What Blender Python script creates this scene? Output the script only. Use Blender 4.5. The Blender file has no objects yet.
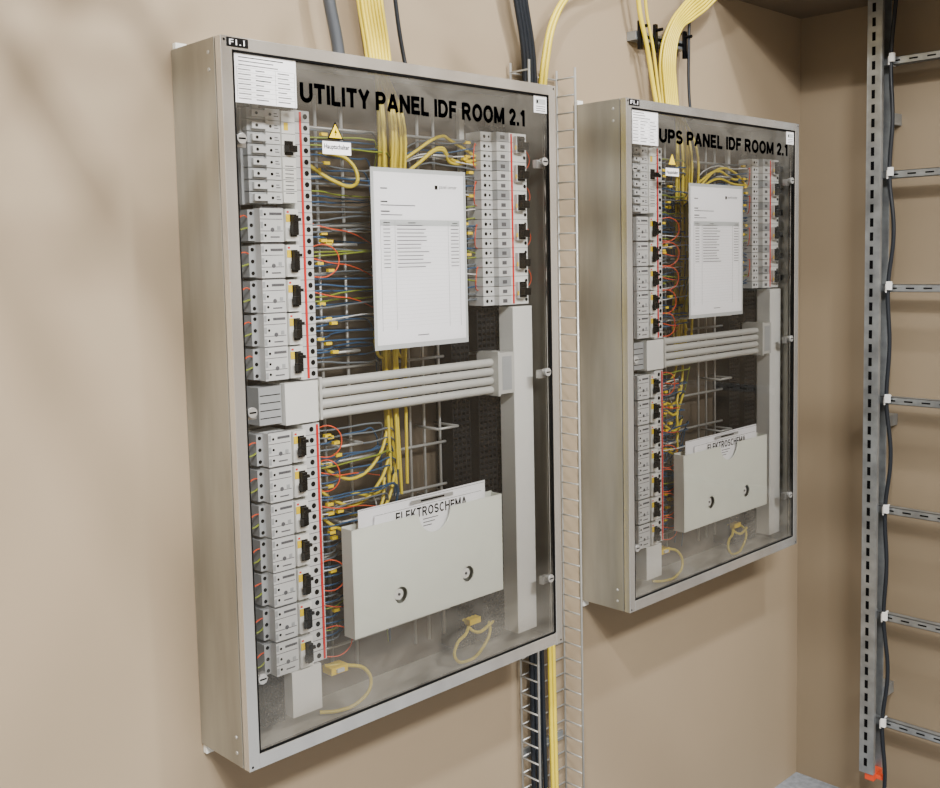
import bpy, math, random
from mathutils import Matrix, Vector
FZ=0.784            # height of cabinet underside above the floor
W,H,D=0.7355,1.1,0.142
COL=bpy.context.scene.collection

# ---------------------------------------------------------------- materials
def lin(c):
    return tuple(((v/255)/12.92 if v/255<=0.04045 else ((v/255+0.055)/1.055)**2.4) for v in c)+(1,)
def mat(name,rgb,rough=0.5,metal=0.0,var=0.06,scale=30,bump=0.0,stretch=None,spec=0.5):
    m=bpy.data.materials.new(name); m.use_nodes=True; nt=m.node_tree; b=nt.nodes['Principled BSDF']
    b.inputs['Roughness'].default_value=rough; b.inputs['Metallic'].default_value=metal
    if 'Specular IOR Level' in b.inputs: b.inputs['Specular IOR Level'].default_value=spec
    tc=nt.nodes.new('ShaderNodeTexCoord'); mp=nt.nodes.new('ShaderNodeMapping')
    if stretch: mp.inputs['Scale'].default_value=stretch
    nz=nt.nodes.new('ShaderNodeTexNoise'); nz.inputs['Scale'].default_value=scale; nz.inputs['Detail'].default_value=6
    nt.links.new(tc.outputs['Object'],mp.inputs['Vector']); nt.links.new(mp.outputs[0],nz.inputs['Vector'])
    cr=nt.nodes.new('ShaderNodeValToRGB'); L=lin(rgb)
    cr.color_ramp.elements[0].position=0.3; cr.color_ramp.elements[1].position=0.7
    cr.color_ramp.elements[0].color=tuple(v*(1-var) for v in L[:3])+(1,)
    cr.color_ramp.elements[1].color=tuple(min(1,v*(1+var)) for v in L[:3])+(1,)
    nt.links.new(nz.outputs['Fac'],cr.inputs['Fac']); nt.links.new(cr.outputs['Color'],b.inputs['Base Color'])
    if bump:
        bp=nt.nodes.new('ShaderNodeBump'); bp.inputs['Strength'].default_value=bump; bp.inputs['Distance'].default_value=0.002
        nt.links.new(nz.outputs['Fac'],bp.inputs['Height']); nt.links.new(bp.outputs[0],b.inputs['Normal'])
    return m
M={}
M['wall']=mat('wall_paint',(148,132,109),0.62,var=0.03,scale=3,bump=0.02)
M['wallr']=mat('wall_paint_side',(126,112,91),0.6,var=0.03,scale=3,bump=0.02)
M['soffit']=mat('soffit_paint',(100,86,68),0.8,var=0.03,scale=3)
M['ceil']=mat('ceiling_paint',(205,202,196),0.8,var=0.02)
M['floor']=mat('floor_vinyl',(125,130,136),0.6,var=0.25,scale=60)
M['sheet']=mat('galvanised_sheet',(152,149,138),0.30,0.5,var=0.30,scale=8,stretch=(1,1.6,0.28))
M['backpl']=mat('backplate_steel',(92,82,68),0.5,0.15,var=0.25,scale=7)
M['inner']=mat('enclosure_floor_zinc',(175,168,152),0.4,0.3,var=0.2,scale=9)
M['frame']=mat('aluminium_frame',(212,211,208),0.22,0.8,var=0.12,scale=16,stretch=(1,1,0.15))
M['gasket']=mat('black_gasket',(10,10,10),0.8,spec=.1)
M['grey']=mat('breaker_grey',(212,213,211),0.45,var=0.03)
M['grey2']=mat('module_grey',(165,168,169),0.5,var=0.05)
M['white']=mat('cover_white',(236,236,230),0.4,var=0.02)
M['pocket']=mat('pocket_plastic',(226,229,218),0.4,var=0.02)
M['tube']=mat('conduit_grey',(196,196,190),0.4,var=0.04)
M['black']=mat('black_plastic',(4,4,5),0.4,spec=.2)
M['hole']=mat('dark_hole',(10,10,11),0.9,spec=.05)
M['duct']=mat('dark_duct',(15,16,19),0.7,spec=.15)
M['red']=mat('red_stripe',(220,18,18),0.5)
M['paper']=mat('paper',(246,246,248),0.7,var=0.005)
M['ink']=mat('ink',(1,1,2),1.0,spec=0)
M['inkg']=mat('ink_grey',(95,95,98),0.9,spec=.1)
M['yel']=mat('yellow_cable',(216,194,52),0.4,var=0.06)
M['yg']=mat('green_yellow_wire',(130,145,40),0.45,var=0.1)
M['tag']=mat('yellow_tag',(245,210,5),0.5)
M['blue']=mat('blue_wire',(44,78,112),0.4)
M['bgrey']=mat('grey_wire',(100,108,114),0.45)
M['org']=mat('orange_wire',(232,84,34),0.4)
M['blk']=mat('black_cable',(28,32,38),0.4,spec=.3)
M['dgc']=mat('grey_conduit',(62,66,72),0.45)
M['rod']=mat('wire_rod_zinc',(178,178,174),0.35,0.4)
M['zinc']=mat('zinc_rail',(152,156,158),0.30,0.7,var=0.25,scale=25)
M['orange']=mat('orange_cap',(205,70,32),0.5)
M['tie']=mat('cable_tie_white',(225,225,222),0.5)
M['screw']=mat('screw_steel',(190,190,188),0.3,0.6)
M['clear']=mat('sleeve_plastic',(196,200,200),0.25,var=0.01)

def glass_mat():
    m=bpy.data.materials.new('door_glass'); m.use_nodes=True; nt=m.node_tree; nt.nodes.clear()
    N=nt.nodes.new; Lk=nt.links.new
    o=N('ShaderNodeOutputMaterial'); tr=N('ShaderNodeBsdfTransparent'); tr.inputs[0].default_value=(1,1,1,1)
    gl=N('ShaderNodeBsdfGlossy'); gl.inputs['Roughness'].default_value=0.01
    df=N('ShaderNodeBsdfDiffuse'); df.inputs[0].default_value=lin((215,210,198))
    fr=N('ShaderNodeFresnel'); fr.inputs[0].default_value=1.45
    m1=N('ShaderNodeMixShader'); Lk(fr.outputs[0],m1.inputs[0]); Lk(tr.outputs[0],m1.inputs[1]); Lk(gl.outputs[0],m1.inputs[2])
    tc=N('ShaderNodeTexCoord'); sp=N('ShaderNodeSeparateXYZ'); Lk(tc.outputs['Object'],sp.inputs[0])
    # dust film along the bottom; top band is a painted-in reflection haze
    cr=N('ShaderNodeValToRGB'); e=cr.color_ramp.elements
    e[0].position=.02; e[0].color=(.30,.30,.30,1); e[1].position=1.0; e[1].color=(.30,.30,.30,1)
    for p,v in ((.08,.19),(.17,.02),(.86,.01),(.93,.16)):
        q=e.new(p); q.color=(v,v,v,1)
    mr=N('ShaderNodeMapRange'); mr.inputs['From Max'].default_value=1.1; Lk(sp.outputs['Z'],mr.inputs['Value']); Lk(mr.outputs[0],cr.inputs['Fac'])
    nz=N('ShaderNodeTexNoise'); nz.inputs['Scale'].default_value=7; nz.inputs['Detail'].default_value=8; nz.inputs['Distortion'].default_value=1.6
    mp=N('ShaderNodeMapping'); mp.inputs['Rotation'].default_value=(0,.6,0); mp.inputs['Scale'].default_value=(1,1,2.2); Lk(tc.outputs['Object'],mp.inputs[0]); Lk(mp.outputs[0],nz.inputs['Vector'])
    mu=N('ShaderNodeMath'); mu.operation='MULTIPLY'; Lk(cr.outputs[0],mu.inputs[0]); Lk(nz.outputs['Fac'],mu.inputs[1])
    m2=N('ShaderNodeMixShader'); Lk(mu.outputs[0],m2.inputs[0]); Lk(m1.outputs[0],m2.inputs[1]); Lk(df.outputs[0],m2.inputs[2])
    Lk(m2.outputs[0],o.inputs[0]); return m
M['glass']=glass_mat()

# ---------------------------------------------------------------- helpers
def empty(name,loc):
    e=bpy.data.objects.new(name,None); e.location=loc; e.empty_display_size=0.05; COL.objects.link(e); return e
class Part:
    """mesh accumulator, coords (x, z, d) with d = distance out from the wall"""
    def __init__(s,name,parent=None): s.n=name; s.p=parent; s.v=[]; s.f=[]; s.m=[]; s.sm=[]; s.mats=[]
    def mi(s,k):
        if k not in s.mats: s.mats.append(k)
        return s.mats.index(k)
    def box(s,x0,x1,z0,z1,d0,d1,k):
        b=len(s.v); i=s.mi(k)
        for x in (x0,x1):
            for y in (-d1,-d0):
                for z in (z0,z1): s.v.append((x,y,z))
        for q in ((0,1,3,2),(4,6,7,5),(0,4,5,1),(2,3,7,6),(0,2,6,4),(1,5,7,3)):
            s.f.append(tuple(b+j for j in q)); s.m.append(i); s.sm.append(False)
    def poly(s,pts,d0,d1,k):
        """pts (x,z) ccw seen from front, extruded d0..d1"""
        b=len(s.v); n=len(pts); i=s.mi(k)
        for d in (d1,d0):
            for x,z in pts: s.v.append((x,-d,z))
        s.f.append(tuple(b+j for j in range(n))); s.f.append(tuple(b+n+j for j in reversed(range(n))))
        s.m+= [i,i]; s.sm+=[False,False]
        for j in range(n):
            s.f.append((b+j,b+n+j,b+n+(j+1)%n,b+(j+1)%n)); s.m.append(i); s.sm.append(False)
    def flat(s,pts,d,k):
        b=len(s.v); i=s.mi(k)
        for x,z in pts: s.v.append((x,-d,z))
        s.f.append(tuple(b+j for j in range(len(pts)))); s.m.append(i); s.sm.append(False)
    def cyl(s,a,b_,r,k,seg=12):
        a=Vector((a[0],-a[2],a[1])); c=Vector((b_[0],-b_[2],b_[1])); ax=(c-a).normalized()
        u=ax.orthogonal().normalized(); w=ax.cross(u); b=len(s.v); i=s.mi(k)
        for p in (a,c):
            for t in range(seg):
                an=2*math.pi*t/seg; s.v.append(tuple(p+u*math.cos(an)*r+w*math.sin(an)*r))
        for t in range(seg):
            t2=(t+1)%seg; s.f.append((b+t,b+t2,b+seg+t2,b+seg+t)); s.m.append(i); s.sm.append(True)
        s.f.append(tuple(b+t for t in reversed(range(seg)))); s.f.append(tuple(b+seg+t for t in range(seg)))
        s.m+=[i,i]; s.sm+=[False,False]
    def done(s,bevel=0,origin=(0,0,0)):
        me=bpy.data.meshes.new(s.n); me.from_pydata([tuple(v[i]-origin[i] for i in range(3)) for v in s.v],[],s.f)
        for k in s.mats: me.materials.append(M[k])
        for p,i,sm in zip(me.polygons,s.m,s.sm): p.material_index=i; p.use_smooth=sm
        o=bpy.data.objects.new(s.n,me); COL.objects.link(o)
        if s.p: o.parent=s.p
        o.location=origin
        if bevel:
            bm=o.modifiers.new('bevel','BEVEL'); bm.width=bevel; bm.segments=2; bm.limit_method='ANGLE'
        return o
def wires(name,parent,k,r,lines,res=6):
    cu=bpy.data.curves.new(name,'CURVE'); cu.dimensions='3D'; cu.bevel_depth=r; cu.bevel_resolution=2; cu.resolution_u=res; cu.use_fill_caps=True
    for pts in lines:
        sp=cu.splines.new('BEZIER'); sp.bezier_points.add(len(pts)-1)
        for bp,p in zip(sp.bezier_points,pts):
            bp.co=(p[0],-p[2],p[1]); bp.handle_left_type=bp.handle_right_type='AUTO'
    cu.materials.append(M[k]); o=bpy.data.objects.new(name,cu); COL.objects.link(o)
    if parent: o.parent=parent
    return o
def text(name,parent,s,x,z,d,w=None,h=None,k='ink',bold=0.0):
    cu=bpy.data.curves.new(name,'FONT'); cu.body=s; cu.size=1; cu.offset=bold; cu.extrude=0.0; cu.materials.append(M[k])
    o=bpy.data.objects.new(name,cu); COL.objects.link(o); bpy.context.view_layer.update()
    bb=o.bound_box; x0=min(v[0] for v in bb); x1=max(v[0] for v in bb); y0=min(v[1] for v in bb); y1=max(v[1] for v in bb)
    sy=h/(y1-y0); sx=w/(x1-x0) if w else sy
    o.parent=parent; o.rotation_euler=(math.pi/2,0,0); o.scale=(sx,sy,1); o.location=(x-x0*sx,-d,z-y0*sy)
    return o
# grotesque capitals drawn as strokes (vinyl lettering)
def arc(cx,cy,rx,ry,a0,a1,n=14):
    return [(cx+rx*math.cos(math.radians(a0+(a1-a0)*i/n)),cy+ry*math.sin(math.radians(a0+(a1-a0)*i/n))) for i in range(n+1)]
V=lambda x:[(x,0),(x,1)]
GL={'U':(.82,[[(.1,1),(.1,.38)]+arc(.41,.38,.31,.28,180,360)+[(.72,1)]]),
'T':(.76,[[(0,.9),(.76,.9)],[(.38,.9),(.38,0)]]),'I':(.2,[V(.1)]),'L':(.62,[V(.1),[(.1,.09),(.62,.09)]]),
'Y':(.8,[[(.07,1),(.4,.45)],[(.73,1),(.4,.45)],[(.4,.5),(.4,0)]]),
'P':(.74,[V(.1),[(.1,.9),(.42,.9)]+arc(.42,.68,.22,.22,90,-90)+[(.1,.46)]]),
'R':(.80,[V(.1),[(.1,.9),(.42,.9)]+arc(.42,.69,.22,.21,90,-90)+[(.1,.48)],[(.40,.46),(.70,0)]]),
'A':(.86,[[(.09,0),(.43,.96)],[(.77,0),(.43,.96)],[(.2,.28),(.66,.28)]]),
'N':(.80,[V(.1),V(.70),[(.1,.96),(.70,.04)]]),
'E':(.68,[V(.1),[(.1,.89),(.66,.89)],[(.1,.5),(.62,.5)],[(.1,.11),(.68,.11)]]),
'F':(.64,[V(.1),[(.1,.89),(.64,.89)],[(.1,.5),(.58,.5)]]),
'D':(.80,[V(.1),[(.1,.89),(.36,.89)]+arc(.36,.5,.34,.39,90,-90)+[(.1,.11)]]),
'O':(.88,[arc(.44,.5,.34,.41,0,360,24)]),
'M':(.94,[V(.1),V(.84),[(.1,.96),(.47,.10)],[(.47,.10),(.84,.96)]]),
'2':(.62,[arc(.31,.68,.21,.22,170,-35)+[(.10,.10)],[(.05,.11),(.60,.11)]]),
'1':(.46,[V(.32),[(.32,.93),(.08,.70)]]),'.':(.22,[[(.1,0),(.1,.22)]]),
'S':(.74,[arc(.37,.70,.25,.20,25,270)+arc(.37,.30,.27,.20,90,-155)]),
'K':(.78,[V(.1),[(.1,.34),(.70,1)],[(.30,.56),(.72,0)]]),
'C':(.80,[arc(.43,.5,.33,.41,48,312,18)]),'H':(.80,[V(.1),V(.70),[(.1,.52),(.70,.52)]])}
def lettering(name,parent,s,x,z,d,w,h,th=.24,k='ink'):
    adv=sum(.36 if c==' ' else GL[c][0]+.12 for c in s)-.12
    sx=w/adv; pt=Part(name,parent); cx=0
    for c in s:
        if c==' ': cx+=.36; continue
        gw,st=GL[c]
        for pl in st:
            for i in range(len(pl)-1):
                (ax,ay),(bx,by)=pl[i],pl[i+1]; L_=math.hypot(bx-ax,by-ay)
                if L_<1e-6: continue
                nx,ny=-(by-ay)/L_*th/2,(bx-ax)/L_*th/2
                pt.flat([(x+(cx+px)*sx,z+py*h) for px,py in ((ax-nx,ay-ny),(bx-nx,by-ny),(bx+nx,by+ny),(ax+nx,ay+ny))],d,k)
                if 0<i: pt.flat([(x+(cx+ax+th/2*math.cos(q*math.pi/4))*sx,z+(ay+th/2*math.sin(q*math.pi/4))*h) for q in range(8)],d+.00003,k)
        cx+=gw+.12
    return pt.done()

# ---------------------------------------------------------------- room
def slab(name,lo,hi,k):
    b=Part(name); b.box(lo[0],hi[0],lo[2],hi[2],-hi[1],-lo[1],k); return b.done()
RX=1.9706; LX=-2.6; FY=-3.6; CZ=3.45
slab('floor',(LX-.1,FY-.1,-.1),(RX+.1,.1,0),'floor')
slab('wall_back',(LX-.1,0,0),(RX+.1,.1,CZ),'wall')
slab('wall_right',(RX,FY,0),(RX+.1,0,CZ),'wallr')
slab('wall_left',(LX-.1,FY,0),(LX,0,CZ),'wall')
slab('wall_front',(LX-.1,FY-.1,0),(RX+.1,FY,CZ),'wall')
slab('ceiling',(LX-.1,FY-.1,CZ),(RX+.1,.1,CZ+.1),'ceil')
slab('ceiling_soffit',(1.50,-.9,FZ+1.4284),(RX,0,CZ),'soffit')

# ---------------------------------------------------------------- cabinet
def cabinet(X,second):
    rnd=random.Random(7 if second else 3)
    root=empty('electrical_panel' if not second else 'electrical_panel.001',(X,0,FZ))
    def P(n): return Part(n,root)
    # --- enclosure
    s=P('enclosure'); t=.003; ds=.124
    s.box(0,t,0,H,.001,ds,'sheet'); s.box(W-t,W,0,H,.001,ds,'sheet')
    s.box(t,W-t,0,t,.001,ds,'sheet'); s.box(t,W-t,H-t,H,.001,ds,'sheet')
    s.box(t,W-t,t,H-t,.001,.006,'backpl'); s.box(t,W-t,t,t+.001,.006,ds-.003,'inner')
    for x0,x1 in ((t,.018),(W-.018,W-t)): s.box(x0,x1,t,H-t,ds-.002,ds,'sheet')
    for x in (.0,W-.03):
        for z0,z1 in ((-.016,0),(H,H+.010)): s.box(x+.003,x+.022,z0,z1,.0005,.010,'white')
    for z in (.02,.045,1.055,1.08): s.cyl((-.0012,z,.108),(.001,z,.108),.003,'screw',10)
    s.done(.001)
    g=P('door_gasket'); e=.003
    for a in ((e,.016,e,H-e),(W-.016,W-e,e,H-e),(.016,W-.016,e,.016),(.016,W-.016,H-.016,H-e)):
        g.box(a[0],a[1],a[2],a[3],ds,ds+.003,'gasket')
    g.done()
    f=P('door_frame'); fw=.019; d0=ds+.003
    f.box(0,fw,0,H,d0,D,'frame'); f.box(W-fw,W,0,H,d0,D,'frame')
    f.box(fw,W-fw,0,fw+.004,d0,D,'frame'); f.box(fw,W-fw,H-fw,H,d0,D,'frame')
    for x in (.006,W-.006):
        for z in (.006,H-.006): f.cyl((x,z,D-.001),(x,z,D+.0006),.0022,'hole',8)
    f.done(.0022)
    q=P('door_inner_lip')
    a,b=fw,fw+.003
    q.box(a,b,a,H-a,D-.010,D-.001,'gasket'); q.box(W-b,W-a,a,H-a,D-.010,D-.001,'gasket')
    q.box(a,W-a,a+.004,b+.004,D-.010,D-.001,'gasket'); q.box(a,W-a,H-b,H-a,D-.010,D-.001,'gasket')
    q.done()
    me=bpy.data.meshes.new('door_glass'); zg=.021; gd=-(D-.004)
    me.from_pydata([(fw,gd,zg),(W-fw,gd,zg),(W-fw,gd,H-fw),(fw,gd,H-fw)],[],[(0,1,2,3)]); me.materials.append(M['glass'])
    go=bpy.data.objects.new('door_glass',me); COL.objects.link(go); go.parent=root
    GD=D-.004
    # --- latches (quarter-turn screws)
    l=P('door_latches')
    for x in (.031,W-.031):
        for z in (.137,.549,.955):
            l.cyl((x,z,GD-.008),(x,z,GD-.001),.0075,'screw',16); l.cyl((x,z,GD+.0002),(x,z,GD+.003),.0080,'screw',16)
            l.box(x-.006,x+.006,z-.0012,z+.0012,GD+.003,GD+.0036,'hole')
            xs=x+.004 if x<.3 else x-.004
            l.box(xs-.009,xs+.009,z-.012,z+.004,GD-.018,GD-.008,'screw')
    l.done(.0006)
    # --- wire support rack
    r=P('cable_support_rack')
    for x in (.205,.245,.30,.44,.475,.515):
        r.cyl((x,.05,.030),(x,1.05,.030),.0028,'rod',8)
    z=.10
    while z<1.05:
        r.cyl((.03,z,.034),(.70,z,.034),.0028,'rod',8); z+=.0815
    for z in (.20,.33,.46,.62,.80,.96):      # stand-off loops
        for x in (.24,.47):
            r.cyl((x,z,.012),(x,z,.075),.0026,'rod',8); r.cyl((x,z,.075),(x+.05,z,.075),.0026,'rod',8); r.cyl((x+.05,z,.012),(x+.05,z,.075),.0026,'rod',8)
    for x in (.095,.135,.60,.68): r.box(x-.006,x+.006,.03,1.06,.012,.020,'tube')
    r.done()
    # --- left breaker column
    ox=.010 if second else 0
    L=P('breaker_column_supply')
    def strip(x0,x1,z0,z1,d,tx,pitch=.0177,redx=None):
        L.box(x0,x1,z0,z1,.045,d,'grey')
        n=int((z1-z0)/pitch); p=(z1-z0)/n
        for i in range(n):
            zc=z0+p*(i+.5)
            L.cyl((tx,zc,d-.001),(tx,zc,d+.0006),.0044,'hole',10)
            L.box(x0,x1,z0+p*i-.0005,z0+p*i+.0005,d,d+.0003,'inkg')
        if redx: L.box(redx-.0019,redx+.0019,z0+.002,z1-.002,d,d+.0016,'red')
    def toggle(x,z,d):
        L.box(x-.013,x+.011,z-.025,z+.025,d-.03,d,'white')
        L.box(x-.005,x+.007,z-.018,z+.017,d,d+.0012,'hole')
        L.poly([(x-.004,z-.015),(x+.006,z-.015),(x+.006,z+.015),(x-.004,z+.015)],d+.001,d+.008,'black')
        L.box(x-.010,x-.002,z-.013,z-.001,d+.006,d+.016,'black'); L.box(x-.002,x+.009,z+.006,z+.011,d+.006,d+.011,'black')
        L.box(x-.0128,x-.0055,z+.005,z+.017,d,d+.0008,'tag'); L.box(x-.011,x-.007,z+.019,z+.022,d,d+.0006,'red')
        L.box(x+.0075,x+.0105,z-.016,z-.004,d,d+.0006,'inkg')
    def block(x0,x1,z0,z1,d):
        g=.0014
        L.box(x0+.012,x1,z0+g,z1-g,.04,d,'grey')
        L.box(x0,x0+.012,z0+g+.002,z1-g-.002,.04,d-.016,'grey2')
        n=3; p=(z1-z0)/n
        for i in range(n):
            zc=z0+p*(i+.5)
            L.cyl((x0+.006,zc,d-.017),(x0+.006,zc,d-.0154),.0032,'hole',8)
            L.box(x0+.012,x1-.002,zc+p*.5-.0005,zc+p*.5+.0005,d-.0004,d+.0003,'inkg')
            L.box(x0+.0125,x0+.017,zc-.005,zc+.005,d,d+.0004,'grey2')
        for zz in (z0+p*.6,z1-p*.6,(z0+z1)/2): L.cyl((x0+.021,zz,d-.001),(x0+.021,zz,d+.0005),.0022,'hole',10)
        L.cyl((x0+.034,z0+p*1.1,d-.001),(x0+.034,z0+p*1.1,d+.0005),.0036,'inkg',10)
        L.box(x0+.029,x1-.003,z1-.012,z1-.008,d,d+.0005,'inkg'); L.box(x0+.030,x1-.008,z0+.008,z0+.010,d,d+.0005,'inkg')
        L.box(x1-.012,x1-.006,z0+.020,z0+.026,d,d+.0005,'grey2')
    x0=.071+ox
    up=[.831,.775,.720,.667,.614]; lo=[.478,.421,.364,.308,.252,.195,.138]
    L.box(x0-.004,x0+.010,.863,1.010,.045,.078,'grey2')
    for i in range(8):
        zc=.864+i*.0183
        L.box(x0+.000,x0+.030,zc+.0008,zc+.0175,.045,.092,'grey2'); L.box(x0+.006,x0+.030,zc+.004,zc+.014,.092,.098,'grey')
        L.cyl((x0+.014,zc+.009,.0975),(x0+.014,zc+.009,.0987),.0026,'hole',10)
        L.box(x0+.031,x0+.058,zc+.0006,zc+.0177,.045,.096,'grey')
        L.cyl((x0+.040,zc+.009,.0955),(x0+.040,zc+.009,.0966),.0024,'hole',10)
        L.box(x0+.047,x0+.055,zc+.006,zc+.0075,.096,.0963,'inkg'); L.box(x0+.047,x0+.053,zc+.010,zc+.0115,.096,.0963,'inkg')
    L.box(x0+.058,x0+.083,.866,1.008,.045,.100,'white')
    for i in range(1,8): L.box(x0+.058,x0+.083,.866+i*.0178-.0004,.866+i*.0178+.0004,.0998,.1003,'inkg')
    x_=x0+.070; z_=.950
    L.box(x_-.008,x_+.008,z_-.010,z_+.012,.100,.1012,'hole'); L.box(x_-.009,x_+.007,z_-.006,z_+.004,.101,.114,'black')
    for i in range(8): L.box(x0+.062,x0+.078,.880+i*.006,.8815+i*.006,.100,.1003,'inkg')
    L.box(x0+.062,x0+.070,.978,.990,.100,.1004,'tag')
    for z in up: block(x0+.003,x0+.058,z-.0275,z+.0275,.096); toggle(x0+.072,z,.101)
    for z in lo: block(x0+.003,x0+.058,z-.0283,z+.0283,.096); toggle(x0+.072,z,.101)
    strip(x0+.083,x0+.116,.583,1.012,.093,x0+.108,redx=x0+.098)
    strip(x0+.083,x0+.116,.112,.510,.093,x0+.100,redx=x0+.111)
    L.box(x0+.048,x0+.112,.514,.581,.05,.098,'white'); L.box(x0+.004,x0+.046,.518,.578,.05,.090,'grey2')
    for i in range(4): L.box(x0+.006,x0+.044,.528+i*.012,.5295+i*.012,.090,.0904,'hole')
    L.box(x0+.042,x0+.100,.034,.110,.05,.098,'white')
    L.done(.0005)
    # --- right breaker column
    sx=.018 if second else 0
    R=P('breaker_column_outgoing')
    rx=.586+sx
    for i in range(18):
        z0=.682+i*.01825
        R.box(rx,rx+.030,z0+.0006,z0+.0177,.045,.084,'grey'); R.box(rx+.030,rx+.064,z0+.0006,z0+.0177,.045,.097,'grey2' if i%3==2 else 'grey')
        R.cyl((rx+.010,z0+.009,.083),(rx+.010,z0+.009,.0846),.0036,'hole',8)
        R.cyl((rx+.022,z0+.009,.083),(rx+.022,z0+.009,.0846),.0024,'hole',8)
        R.box(rx+.040,rx+.052,z0+.005,z0+.012,.097,.0975,'inkg')
    R.box(rx+.064,rx+.118,.682,1.011,.045,.092,'white'); R.box(rx+.0732,rx+.0770,.684,1.009,.092,.0936,'red')
    for i in range(18):
        R.cyl((rx+.112,.691+i*.0183,.091),(rx+.112,.691+i*.0183,.0927),.0038,'hole',8)
        R.box(rx+.064,rx+.118,.6817+i*.0183,.6825+i*.0183,.0918,.0923,'inkg')
    for z in (.991,.936,.880,.824,.768,.712):
        x=rx+.094
        R.box(x-.013,x+.012,z-.018,z+.014,.092,.100,'grey')
        R.box(x-.010,x+.010,z-.016,z+.014,.100,.1012,'hole'); R.box(x-.009,x+.009,z-.012,z+.002,.1012,.113,'black'); R.box(x-.007,x+.004,z+.003,z+.010,.1012,.107,'black')
        R.box(x-.016,x-.012,z-.012,z-.004,.1,.1006,'tag')
    R.done(.0005)
    c=P('cover_strip'); c.box(rx+.066,rx+.121,.028,.678,.060,.098,'white'); c.done(.001)
    # --- conduits
    T=P('horizontal_conduits')
    for i in range(4):
        z=.5740-i*.0176; T.cyl((.186+ox,z,.088),(.605+sx,z,.088),.0076,'tube',20)
    T.box(.604+sx,.646+sx,.513,.592,.045,.105,'tube'); T.box(.598+sx,.604+sx,.510,.595,.05,.108,'tube')
    T.box(.612+sx,.638+sx,.520,.585,.105,.1056,'grey2')
    T.box(.187+ox,.192+ox,.515,.585,.06,.098,'tube')
    T.done(.0008)
    # --- slotted wiring ducts
    K=P('slotted_wiring_ducts')
    def duct(xa,xb,za,zb,d):
        K.box(xa+.003,xb-.003,za,zb,.007,d-.008,'gasket')
        z=za
        while z<zb:
            K.box(xa,xb,z,z+.0055,.012,d,'duct'); z+=.0115
        n=5
        for i in range(n): xx=xa+(xb-xa-.003)*i/(n-1); K.box(xx,xx+.003,za,zb,.01,d+.001,'duct')
    duct(.525+sx,.572+sx,.02,.67,.055); duct(.590+sx,.640+sx,.02,.505,.060); duct(.590+sx,.640+sx,.595,.675,.060)
    duct(.072,.112,.025,.105,.075); duct(.655+sx,.700,.02,1.03,.04)
    K.done()
    # --- document sheet in sleeve
    dx0,dx1,dz0,dz1=(.279,.491,.628,.923) if not second else (.245,.471,.630,.930)
    d=GD-.0035
    S=P('circuit_list_document')
    S.box(dx0-.003,dx1+.003,dz0-.005,dz1+.003,d-.0008,d,'clear'); S.box(dx0+.003,dx1-.003,dz0+.003,dz1-.004,d,d+.0004,'paper')
    e=d+.0004; w=dx1-dx0
    def ln(a,b,z,h,k='inkg'): S.box(dx0+a*w,dx0+b*w,z-h,z,e,e+.0002,k)
    ln(.08,.15,dz1-.030,.0020); ln(.08,.15,dz1-.052,.0020,'ink'); ln(.08,.44,dz1-.058,.0015); ln(.08,.17,dz1-.068,.0020,'ink'); ln(.08,.30,dz1-.074,.0015)
    ln(.07,.93,dz1-.083,.010,'clear')
    for a,b in ((.10,.17),(.36,.44),(.85,.91)): ln(a,b,dz1-.0870,.0016,'ink')
    z=dz1-.083; i=0
    while z>dz0+.030:
        ln(.07,.93,z,.0002,'clear'); i+=1
        if 2<=i<=(13 if not second else 15):
            ln(.10,.17,z-.002,.0014,'inkg'); ln(.24,.24+rnd.uniform(.25,.36),z-.002,.0014,'inkg'); ln(.83,.92,z-.002,.0014,'inkg')
        z-=.0064
    for a in (.07,.22,.80,.93): S.box(dx0+a*w,dx0+a*w+.0004,z,dz1-.083,e,e+.0002,'inkg')
    ln(.44,.56,dz0+.016,.0015); S.box(dx0+.66*w,dx0+.69*w,dz1-.030,dz1-.023,e,e+.0002,'ink')
    S.done()
    text('document_logo_text',root,'panel center',dx0+.71*w,dz1-.030,e+.0003,w=.042,h=.008,k='inkg')
    # --- stickers
    K2=P('rating_plate_labels')
    a0,a1=(.024,.132) if not second else (.0225,.118); z0,z1=1.007,1.079
    gd=GD+.0004
    K2.box(a0,a1,z0,z1,gd,gd+.0004,'paper'); gg=gd+.0004
    ww=a1-a0
    for i,z in enumerate((1.0735,1.068,1.0625,1.056,1.049,1.042,1.035,1.028,1.021,1.014)):
        if i<3: K2.box(a0+.06*ww,a0+(.06+rnd.uniform(.35,.8))*ww,z-.0015,z,gg,gg+.0001,'inkg' if i else 'ink')
        else:
            K2.box(a0+.05*ww,a0+.25*ww,z-.0014,z,gg,gg+.0001,'inkg'); K2.box(a0+.33*ww,a0+rnd.uniform(.45,.62)*ww,z-.0016,z,gg,gg+.0001,'ink' if i==5 else 'inkg'); K2.box(a0+.69*ww,a0+rnd.uniform(.8,.93)*ww,z-.0016,z,gg,gg+.0001,'inkg')
            K2.box(a0+.03*ww,a1-.03*ww,z+.0024,z+.0027,gg,gg+.0001,'inkg')
    for xx in (.03,.65,.97): K2.box(a0+xx*ww,a0+xx*ww+.0004,1.008,1.0585,gg,gg+.0001,'inkg')
    K2.box(.010,.046,1.085,1.098,D,D+.0008,'black')
    K2.box(.676,.7125,1.046,1.079,gd,gd+.0006,'paper'); K2.box(.682,.709,1.062,1.072,gd+.0006,gd+.0008,'clear'); K2.box(.683,.688,1.064,1.070,gd+.0008,gd+.0009,'ink')
    for i in range(3): K2.box(.682,.708,1.0495+i*.004,1.0508+i*.004,gd+.0006,gd+.0008,'inkg')
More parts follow.
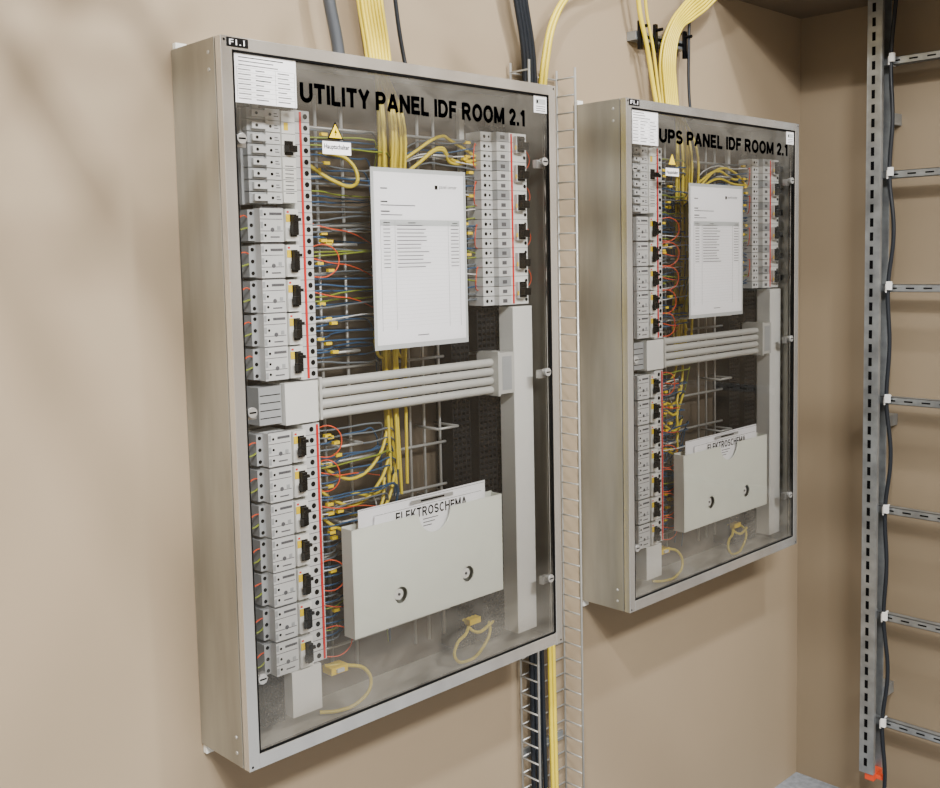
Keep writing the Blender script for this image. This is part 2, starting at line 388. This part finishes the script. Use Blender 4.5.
    if not second:
        tx,tz=.204,.977
        K2.poly([(tx-.0155,tz-.012),(tx+.0155,tz-.012),(tx,tz+.015)],gd,gd+.0004,'ink')
        K2.poly([(tx-.0125,tz-.0102),(tx+.0125,tz-.0102),(tx,tz+.0115)],gd+.0004,gd+.0007,'tag')
        K2.poly([(tx-.001,tz-.008),(tx+.003,tz),(tx+.0005,tz),(tx+.002,tz+.006),(tx-.0025,tz-.002),(tx,tz-.002)],gd+.0007,gd+.0009,'ink')
        K2.box(.178,.234,.941,.961,gd,gd+.0005,'paper')
    else: 
        K2.box(.146,.196,.945,.962,gd,gd+.0005,'paper')
        K2.poly([(.158,.970),(.184,.970),(.171,.993)],gd,gd+.0004,'tag')
    K2.done()
    text('switch_label_text',root,'Hauptschalter',.181 if not second else .149,.947,gd+.0008,w=.050 if not second else .044,h=.010,bold=.02)
    text('panel_number_text',root,'F1.1',.014,1.0875,D+.0012,w=.026,h=.008,k='paper',bold=.01)
    if not second: lettering('panel_title_text',root,'UTILITY PANEL IDF ROOM 2.1',.139,1.0175,gd,.512,.030)
    else: lettering('panel_title_text',root,'UPS PANEL IDF ROOM 2.1',.123,1.016,gd,.560,.030)
    # --- document pocket
    pa,pb,pz0,pz1=(.214,.571,.147,.331) if not second else (.217,.589,.133,.313)
    cx=(.400 if not second else .410); rr=.038
    cu=bpy.data.curves.new('document_pocket_front','CURVE'); cu.dimensions='2D'; cu.fill_mode='BOTH'; cu.extrude=.0010
    def sp(pts):
        s_=cu.splines.new('POLY'); s_.points.add(len(pts)-1); s_.use_cyclic_u=True
        for q_,p_ in zip(s_.points,pts): q_.co=(p_[0],p_[1],0,1)
    arc_=[(cx-rr*math.cos(t_),pz1-rr*math.sin(t_)) for t_ in [math.pi*i/24 for i in range(25)]]
    sp([(pa,pz1)]+arc_+[(pb,pz1),(pb,pz0),(pa,pz0)])
    hx=(.317,.479) if not second else (.331,.490); hz=.198 if not second else .184
    for h_ in hx: sp([(h_+.0145*math.cos(2*math.pi*i/24),hz+.0145*math.sin(2*math.pi*i/24)) for i in range(24)])
    cu.materials.append(M['pocket']); po=bpy.data.objects.new('document_pocket_front',cu); COL.objects.link(po); po.parent=root
    po.rotation_euler=(math.pi/2,0,0); po.location=(0,-(GD-.003),0)
    Q=P('document_pocket_body'); f0=GD-.004; b0=GD-.030
    Q.box(pa,pb,pz0,pz1+.002,b0,b0+.002,'pocket'); Q.box(pa,pa+.002,pz0,pz1,b0+.002,f0,'pocket'); Q.box(pb-.002,pb,pz0,pz1,b0+.002,f0,'pocket'); Q.box(pa+.002,pb-.002,pz0,pz0+.002,b0+.002,f0,'pocket')
    for h_ in hx:
        Q.cyl((h_,hz,b0+.002),(h_,hz,b0+.022),.0100,'white',14); Q.cyl((h_,hz,b0+.022),(h_,hz,b0+.0235),.0025,'inkg',8)
    Q.done()
    pp=P('folded_schematics'); k0=f0-.006
    pp.poly([(pa+.022,pz0+.075),(pb-.034,pz0+.075),(pb-.033,pz1+.030),(pa+.023,pz1+.028)],k0-.004,k0-.003,'paper')
    pp.poly([(pa+.040,pz0+.075),(pb-.060,pz0+.075),(pb-.045,pz1+.020),(pa+.055,pz1+.014)],k0,k0+.001,'paper')
    pp.box(pa+.024,pb-.034,pz1+.0262,pz1+.0268,k0-.003,k0-.0028,'inkg')
    pp.box(pa+.055,pb-.047,pz1+.0128,pz1+.0134,k0+.001,k0+.0012,'inkg')
    pp.box(cx-.050,cx+.050,pz1+.018,pz1+.024,k0+.001,k0+.003,'screw'); pp.box(cx-.028,cx+.028,pz1+.0195,pz1+.0225,k0+.003,k0+.0035,'hole')
    for i in range(3): pp.box(cx-.022,cx+.014-.008*i,pz1-.014-i*.006,pz1-.0125-i*.006,k0+.001,k0+.0013,'inkg')
    pp.done()
    lettering('schematic_title_text',root,'ELEKTROSCHEMA',cx-.085,pz1-.007,k0+.0016,.17,.017,th=.17)
    # ------------------------------------------------ wiring
    yb=[]; bx0=.347 if not second else .300; bw=.052
    nb=16 if not second else 13
    for i in range(nb):
        t_=i/(nb-1); xa=bx0+bw*t_; dd=rnd.uniform(.050,.088)
        if i%2 and not second: zend=rnd.uniform(.55,.60)
        else: zend=rnd.choice([.35,.37,.40]) if not second else rnd.uniform(.45,.6)
        pts=[(xa*.5+(bx0+.024)*.5,1.098,.055),(xa,1.02,dd),(xa+rnd.uniform(-.004,.004),.90,dd),(xa+rnd.uniform(-.006,.006),.74,dd)]
        if zend<.6: pts+=[(xa+rnd.uniform(-.01,.01),.61,dd*.85)]
        pts+=[(xa*.8+.2*(bx0+.03)+.006,zend,dd*.8)]
        if i in (4,10): pts+= [(xa-.04,zend-.04,dd),(xa-.10,zend-.03,dd)]
        yb.append(pts)
    for i in range(3):
        z=rnd.uniform(.95,.995); yb.append([(bx0+bw*.5,z-.07,.06),(bx0+bw+.03,z-.03,.075),(bx0+bw+.09,z+rnd.uniform(-.01,.01),.08),(.52+sx,z+rnd.uniform(-.02,.01),.07),(.585+sx,z+rnd.uniform(-.03,.0),.07)])
    for i in range(3):
        z=.335+.045*i+rnd.uniform(-.008,.008); yb.append([(.19+ox,z+.02,.07),(.225,z-.012,.080),(.27,z-.025,.080),(bx0-.02,z+.005,.075),(bx0+rnd.uniform(0,.04),z+.05,.06)])
    wires('yellow_data_cables',root,'yel',.0030,yb)
    yl=[]
    if not second:
        yl.append([(.19,.93,.08),(.23,.902,.10),(.265,.896,.10),(.285,.912,.09),(.275,.94,.08),(.25,.95,.07),(.22,.948,.07)])
    yl.append([(.205,.085,.06),(.245,.078,.075),(.280,.060,.08),(.285,.035,.085),(.255,.015,.09),(.215,.010,.085),(.185,.012,.07)])
    yl.append([(.56,.075,.055),(.535,.055,.07),(.50,.045,.08),(.485,.025,.09),(.52,.010,.09),(.57,.020,.08),(.60,.045,.07),(.61,.06,.05)])
    yl.append([(.545,.075,.05),(.56,.050,.07),(.60,.055,.07),(.63,.05,.05)])
    wires('yellow_loop_cables',root,'yel',.0033,yl,10)
    bl=[];gy=[];yg=[];orr=[];wh=[]
    def fan(za,zb,n,side):
        for i in range(n):
            z=za+(zb-za)*(i+.5)/n+rnd.uniform(-.004,.004); k=rnd.random()
            if side=='L':
                dz=rnd.uniform(-.008,.008); e=bx0+rnd.uniform(-.01,.04); d1=rnd.uniform(.050,.090)
                pts=[(.180+ox,z,.070),(.205+ox,z+rnd.uniform(-.002,.002),.086),(.25,z+dz*.5,d1),(.31,z+dz,d1),(e,z+dz-rnd.uniform(.0,.012),d1*.8),(e+.01,z+dz-rnd.uniform(.04,.08),.045)]
            else:
                e=.44+rnd.uniform(-.03,.03); d1=rnd.uniform(.050,.085); dz=rnd.uniform(-.010,.010)
                pts=[(rx+.004,z,.06),(rx-.02,z+rnd.uniform(-.003,.003),.080),(rx-.07,z+dz,d1),(e+.02,z+dz,d1),(e-.01,z+dz-.02,d1*.8),(e-.015,z+dz-rnd.uniform(.05,.09),.045)]
            (bl if k<.45 else gy if k<.74 else yg if k<.90 else wh).append(pts)
    fan(.60,.99,44,'L'); fan(.13,.50,34,'L'); fan(.69,1.0,28,'R')
    for zs,zz in ((up,0),(lo,1)):
        for z in zs:
            dz=rnd.uniform(-.004,.004)
            orr.append([(x0+.004,z+.012,.078),(x0-.012,z+.014,.088),(x0-.028,z+.006+dz,.088),(x0-.030,z-.004,.07)])
            yg.append([(x0+.004,z-.004,.078),(x0-.010,z-.006,.085),(x0-.025,z-.016,.06)])
            if rnd.random()<.7:
                w_=rnd.uniform(.030,.055)
                orr.append([(x0+.112,z+.020,.080),(x0+.112+w_*.6,z+.024,.100),(x0+.112+w_,z+.002,.105),(x0+.112+w_*.7,z-.024,.100),(x0+.112,z-.026,.080)])
            if rnd.random()<.4:
                orr.append([(x0+.113,z+.006,.078),(x0+.15,z-.004,.09),(x0+.20,z-.01,.08),(bx0,z-.03,.05)])
    for z in (.97,.90,.82,.74):
        orr.append([(rx+.002,z+.015,.07),(rx-.022,z+.012,.09),(rx-.026,z-.02,.09),(rx,z-.028,.07)])
        orr.append([(rx+.116,z+.015,.08),(rx+.130,z+.005,.085),(rx+.130,z-.02,.085),(rx+.116,z-.026,.08)])
    wires('blue_wires',root,'blue',.0016,bl,4); wires('grey_wires',root,'bgrey',.0016,gy,4); wires('green_yellow_wires',root,'yg',.0014,yg,4)
    wires('orange_wires',root,'org',.0010,orr,6); wires('white_wires',root,'tie',.0012,wh,4)
    Y=P('wire_markers')
    for i in range(30):
        z=rnd.uniform(.60,.98) if i<16 else rnd.uniform(.14,.49)
        x=rnd.uniform(.195,.225)+ox; Y.box(x,x+.012,z,z+.005,.080,.087,'tag')
    for i in range(9):
        z=rnd.uniform(.72,.99); x=rx-rnd.uniform(.03,.05); Y.box(x,x+.012,z,z+.005,.076,.083,'tag')
    Y.box(.205,.240,.072,.084,.055,.080,'tag'); Y.box(.215,.230,.075,.081,.080,.084,'grey'); Y.box(.545,.575,.066,.077,.05,.070,'tag')
    for z in (.76,.62): Y.box(bx0-.002,bx0+bw+.004,z,z+.004,.046,.088,'tie')
    Y.done()
    return root
p1=cabinet(0,False); p2=cabinet(.9604,True)

# ---------------------------------------------------------------- wire basket tray on the wall
BT=empty('wire_basket_tray',(0,0,FZ))
b=Part('basket_wires',BT); xl,xr=.752,.895
for x in (xl,.800,.848,xr): b.cyl((x,-.70,.010),(x,1.165,.010),.0022,'rod',8)
for x in (xl,xr):
    b.cyl((x,-.70,.060),(x,1.165,.060),.0025,'rod',8)
z=-.69
while z<1.165:
    b.cyl((xl,z,.008),(xr,z,.008),.0018,'rod',6)
    for x in (xl,xr): b.cyl((x,z,.008),(x,z,.062),.0019,'rod',6)
    z+=.036
b.box(.76,.89,1.03,1.05,.0005,.008,'zinc'); b.box(.76,.89,-.30,-.28,.0005,.008,'zinc'); b.done()
wires('riser_cables_black',BT,'blk',.0052,[[( .775+.011*i,-.72,.022+.012*(i%2)),(.772+.011*i,0,.022),(.770+.011*i,.6,.022),(.775+.011*i,1.05,.024),(.770+.010*i,1.18,.03),(.735+.010*i,1.30,.04),(.69+.012*i,1.50,.05),(.66+.012*i,1.72,.10)] for i in range(4)],10)
wires('riser_cables_yellow',BT,'yel',.0048,[[( .832+.012*i,-.72,.03),(.828+.012*i,0,.024),(.825+.012*i,.6,.022),(.815+.012*i,1.05,.030),(.818+.012*i,1.17,.040),(.850+.010*i,1.27,.045),(.915+.006*i,1.335,.05),(1.03,1.39+.012*i,.06),(1.12,1.50,.09),(1.15,1.72,.12)] for i in range(2)],12)

# ---------------------------------------------------------------- overhead cables feeding the cabinets
def feed(name,lst):
    e=empty(name,(0,0,FZ))
    for i,(k,r,lines) in enumerate(lst): wires('cable_%d'%(i+1),e,k,r,lines,10)
    return e
yl=[]
for i in range(14):
    c=i%7; row=i//7
    yl.append([(.354+.0070*c,1.095,.045+.009*row),(.350+.0073*c,1.14,.042+.009*row),(.336+.0075*c,1.24,.040+.009*row),(.330+.0073*c,1.45,.05+.009*row),(.33+.0075*c,1.72,.10+.01*row)])
feed('cable_feed_bundle',[('yel',.0032,yl),
 ('dgc',.0105,[[(.292,1.095,.045),(.286,1.14,.045),(.270,1.22,.045),(.255,1.40,.05),(.25,1.72,.1)]]),
 ('blk',.0038,[[(.445,1.095,.045),(.438,1.14,.04),(.424,1.22,.04),(.40,1.40,.05),(.39,1.72,.1)]])])
yl=[]
for i in range(14):
    c=i%7; row=i//7; o_=.0074*c
    yl.append([(1.240+o_,1.095,.045+.009*row),(1.237+o_,1.15,.04+.009*row),(1.232+o_,1.235,.04+.009*row),(1.256+o_*.9,1.300,.045+.009*row),(1.310+o_*.6,1.358-o_*.7,.05+.009*row),(1.370+o_*.4,1.406-o_,.06+.009*row),(1.41+o_*.6,1.458-o_*.7,.09+.009*row),(1.435+o_*.7,1.54,.13+.009*row),(1.415+o_*.7,1.72,.18)])
feed('cable_feed_bundle.001',[('yel',.0034,yl),
 ('yel',.0055,[[(1.215,1.095,.045),(1.208,1.14,.04),(1.180,1.24,.04),(1.140,1.34,.045),(1.11,1.50,.07),(1.10,1.72,.12)]]),
 ('yel',.0036,[[(1.225,1.095,.05),(1.218,1.14,.045),(1.196,1.24,.045),(1.160,1.34,.05),(1.13,1.50,.08),(1.12,1.72,.13)]]),
 ('blk',.0035,[[(1.352,1.095,.045),(1.350,1.14,.04),(1.347,1.25,.04),(1.353,1.38,.045),(1.37,1.55,.08),(1.38,1.72,.12)]])])
st=Part('cable_support_strut'); st.box(1.155,1.36,FZ+1.262,FZ+1.282,.001,.026,'zinc'); st.box(1.160,1.355,FZ+1.268,FZ+1.276,.026,.0265,'hole')
for x in (1.165,1.225,1.30,1.345): st.box(x-.005,x+.005,FZ+1.240,FZ+1.304,.0265,.034,'black'); st.cyl((x,FZ+1.290,.03),(x,FZ+1.290,.05),.004,'black',8)
st.done(.0006)

# overhead cable tray carrying the feeds (above the frame)
tr=Part('overhead_cable_tray')
zt=FZ+1.70
tr.box(-.25,1.48,zt,zt+.06,.062,.066,'zinc'); tr.box(-.25,1.48,zt,zt+.06,.34,.344,'zinc')
x=-.2
while x<1.46: tr.box(x,x+.02,zt,zt+.02,.066,.34,'zinc'); x+=.25
for x in (-.1,.6,1.3): tr.box(x,x+.03,zt-.03,zt,.002,.35,'zinc')
tr.done()
# trays crossing the room above the frame (they shade the wall)
def cross_tray(name,xs,da,zt):
    t2=Part(name)
    for x in xs: t2.box(x-.012,x+.012,zt,zt+.035,da,1.15,'zinc')
    d=da+.05
    while d<1.12: t2.box(xs[0]+.012,xs[-1]-.012,zt+.005,zt+.018,d,d+.018,'zinc'); d+=.25
    for x in (xs[0],xs[-1]):
        for dd in (da+.27,.95): t2.cyl((x,zt+.03,dd),(x,CZ-.001,dd),.005,'zinc',8)
    t2.done()
cross_tray('overhead_cable_tray.001',(-.62,-.484,-.30),.03,FZ+1.45)
cross_tray('overhead_cable_tray.002',(.06,.20,.34),.36,FZ+1.46)

# ---------------------------------------------------------------- vertical cable ladder on the right wall
CL=empty('cable_ladder',(0,0,FZ))
l=Part('rails_and_rungs',CL)
def rail(y,sgn):   # C-profile
    z0,z1=-.65,1.425
    xa,xb=1.853,1.915
    a,c=sorted((y,y+sgn*.003)); l.box(xa,xb,z0,z1,a,c,'zinc')
    for x0,x1 in ((xa,xa+.0025),(xb-.0025,xb)):
        a,c=sorted((y,y-sgn*.034)); l.box(x0,x1,z0,z1,a,c,'zinc')
    a,c=sorted((y-sgn*.034,y-sgn*.0365)); l.box(xa,xa+.012,z0,z1,a,c,'zinc')
    z=z0+.02
    while z<z1-.03:
        a,c=sorted((y-sgn*.010,y-sgn*.019)); l.box(xa-.0006,xa+.0005,z,z+.022,a,c,'hole')
        z+=.0366
rail(.250,-1); rail(.870,1)
ZR=[1.256,.967,.673,.377,.082,-.21,-.505]
for z in ZR:
    for (a,c) in ((1.878,1.881),(1.897,1.900)): l.box(a,c,z-.010,z+.010,.253,.867,'zinc')
    l.box(1.878,1.900,z+.008,z+.010,.253,.867,'zinc'); l.box(1.878,1.900,z-.010,z-.008,.253,.867,'zinc')
    for i in range(12): l.box(1.8772,1.8783,z-.002,z+.002,.30+i*.045,.322+i*.045,'hole')
for z in (1.10,.30,-.45):
    l.box(1.915,RX-.0005,z,z+.03,.25,.29,'zinc'); l.box(1.915,RX-.0005,z,z+.03,.83,.87,'zinc')
l.box(1.856,1.912,-.668,-.650,.262,.286,'orange'); l.box(1.87,1.89,-.664,-.655,.286,.306,'orange')
for z in ZR: l.box(1.862,1.902,z-.011,z+.011,.298,.302,'tie'); l.box(1.858,1.868,z-.004,z+.018,.302,.314,'tie')
l.done(.0004)
pts=[(1.868,1.42,.315)]
for i,z in enumerate(ZR): pts+= [(1.868,z,.303),(1.868,z-.146,.316 if i%2 else .309)]
pts[-1]=(1.868,-.66,.312); pts.append((1.868,-.775,.30))
wires('ladder_cable',CL,'blk',.0055,[pts],10)

# ---------------------------------------------------------------- lights
def area(name,loc,rot,sx,sy,e,col=(1,.985,.965)):
    L=bpy.data.lights.new(name,'AREA'); L.shape='RECTANGLE'; L.size=sx; L.size_y=sy; L.energy=e; L.color=col
    o=bpy.data.objects.new(name,L); o.location=loc; o.rotation_euler=rot; COL.objects.link(o); return o
area('ceiling_light_1',(-1.1,-2.9,3.30),(math.radians(38),0,0),1.2,.3,185)
area('ceiling_light_2',(.8,-3.0,3.30),(math.radians(38),0,0),1.2,.3,85)
area('ceiling_light_3',(-1.17,-1.6,FZ+2.6),(math.radians(25),math.radians(-15),0),.12,.12,105)
area('ceiling_light_4',(.78,-1.6,FZ+2.6),(math.radians(25),math.radians(12),0),.14,.14,50)
w=bpy.data.worlds.new('world'); bpy.context.scene.world=w; w.use_nodes=True; w.node_tree.nodes['Background'].inputs[0].default_value=(1,.95,.88,1); w.node_tree.nodes['Background'].inputs[1].default_value=.3

# ---------------------------------------------------------------- camera
f,a,p,c=1034.8043,0.7714,-0.0845,-0.0216
F=Vector((math.sin(a)*math.cos(p),math.cos(a)*math.cos(p),math.sin(p))); R=Vector((math.cos(a),-math.sin(a),0)); U=R.cross(F)
R2=R*math.cos(c)+U*math.sin(c); U2=-R*math.sin(c)+U*math.cos(c)
cam=bpy.data.cameras.new('camera'); cam.sensor_width=36; cam.sensor_fit='HORIZONTAL'; cam.lens=f*36/940
cam.shift_x=8.1684/940; cam.shift_y=-46.2034/940; cam.clip_start=.02
co=bpy.data.objects.new('camera',cam); COL.objects.link(co)
m=Matrix((R2,U2,-F)).transposed().to_4x4(); m.translation=Vector((-0.8147,-1.4625,0.7702+FZ)); co.matrix_world=m
bpy.context.scene.camera=co
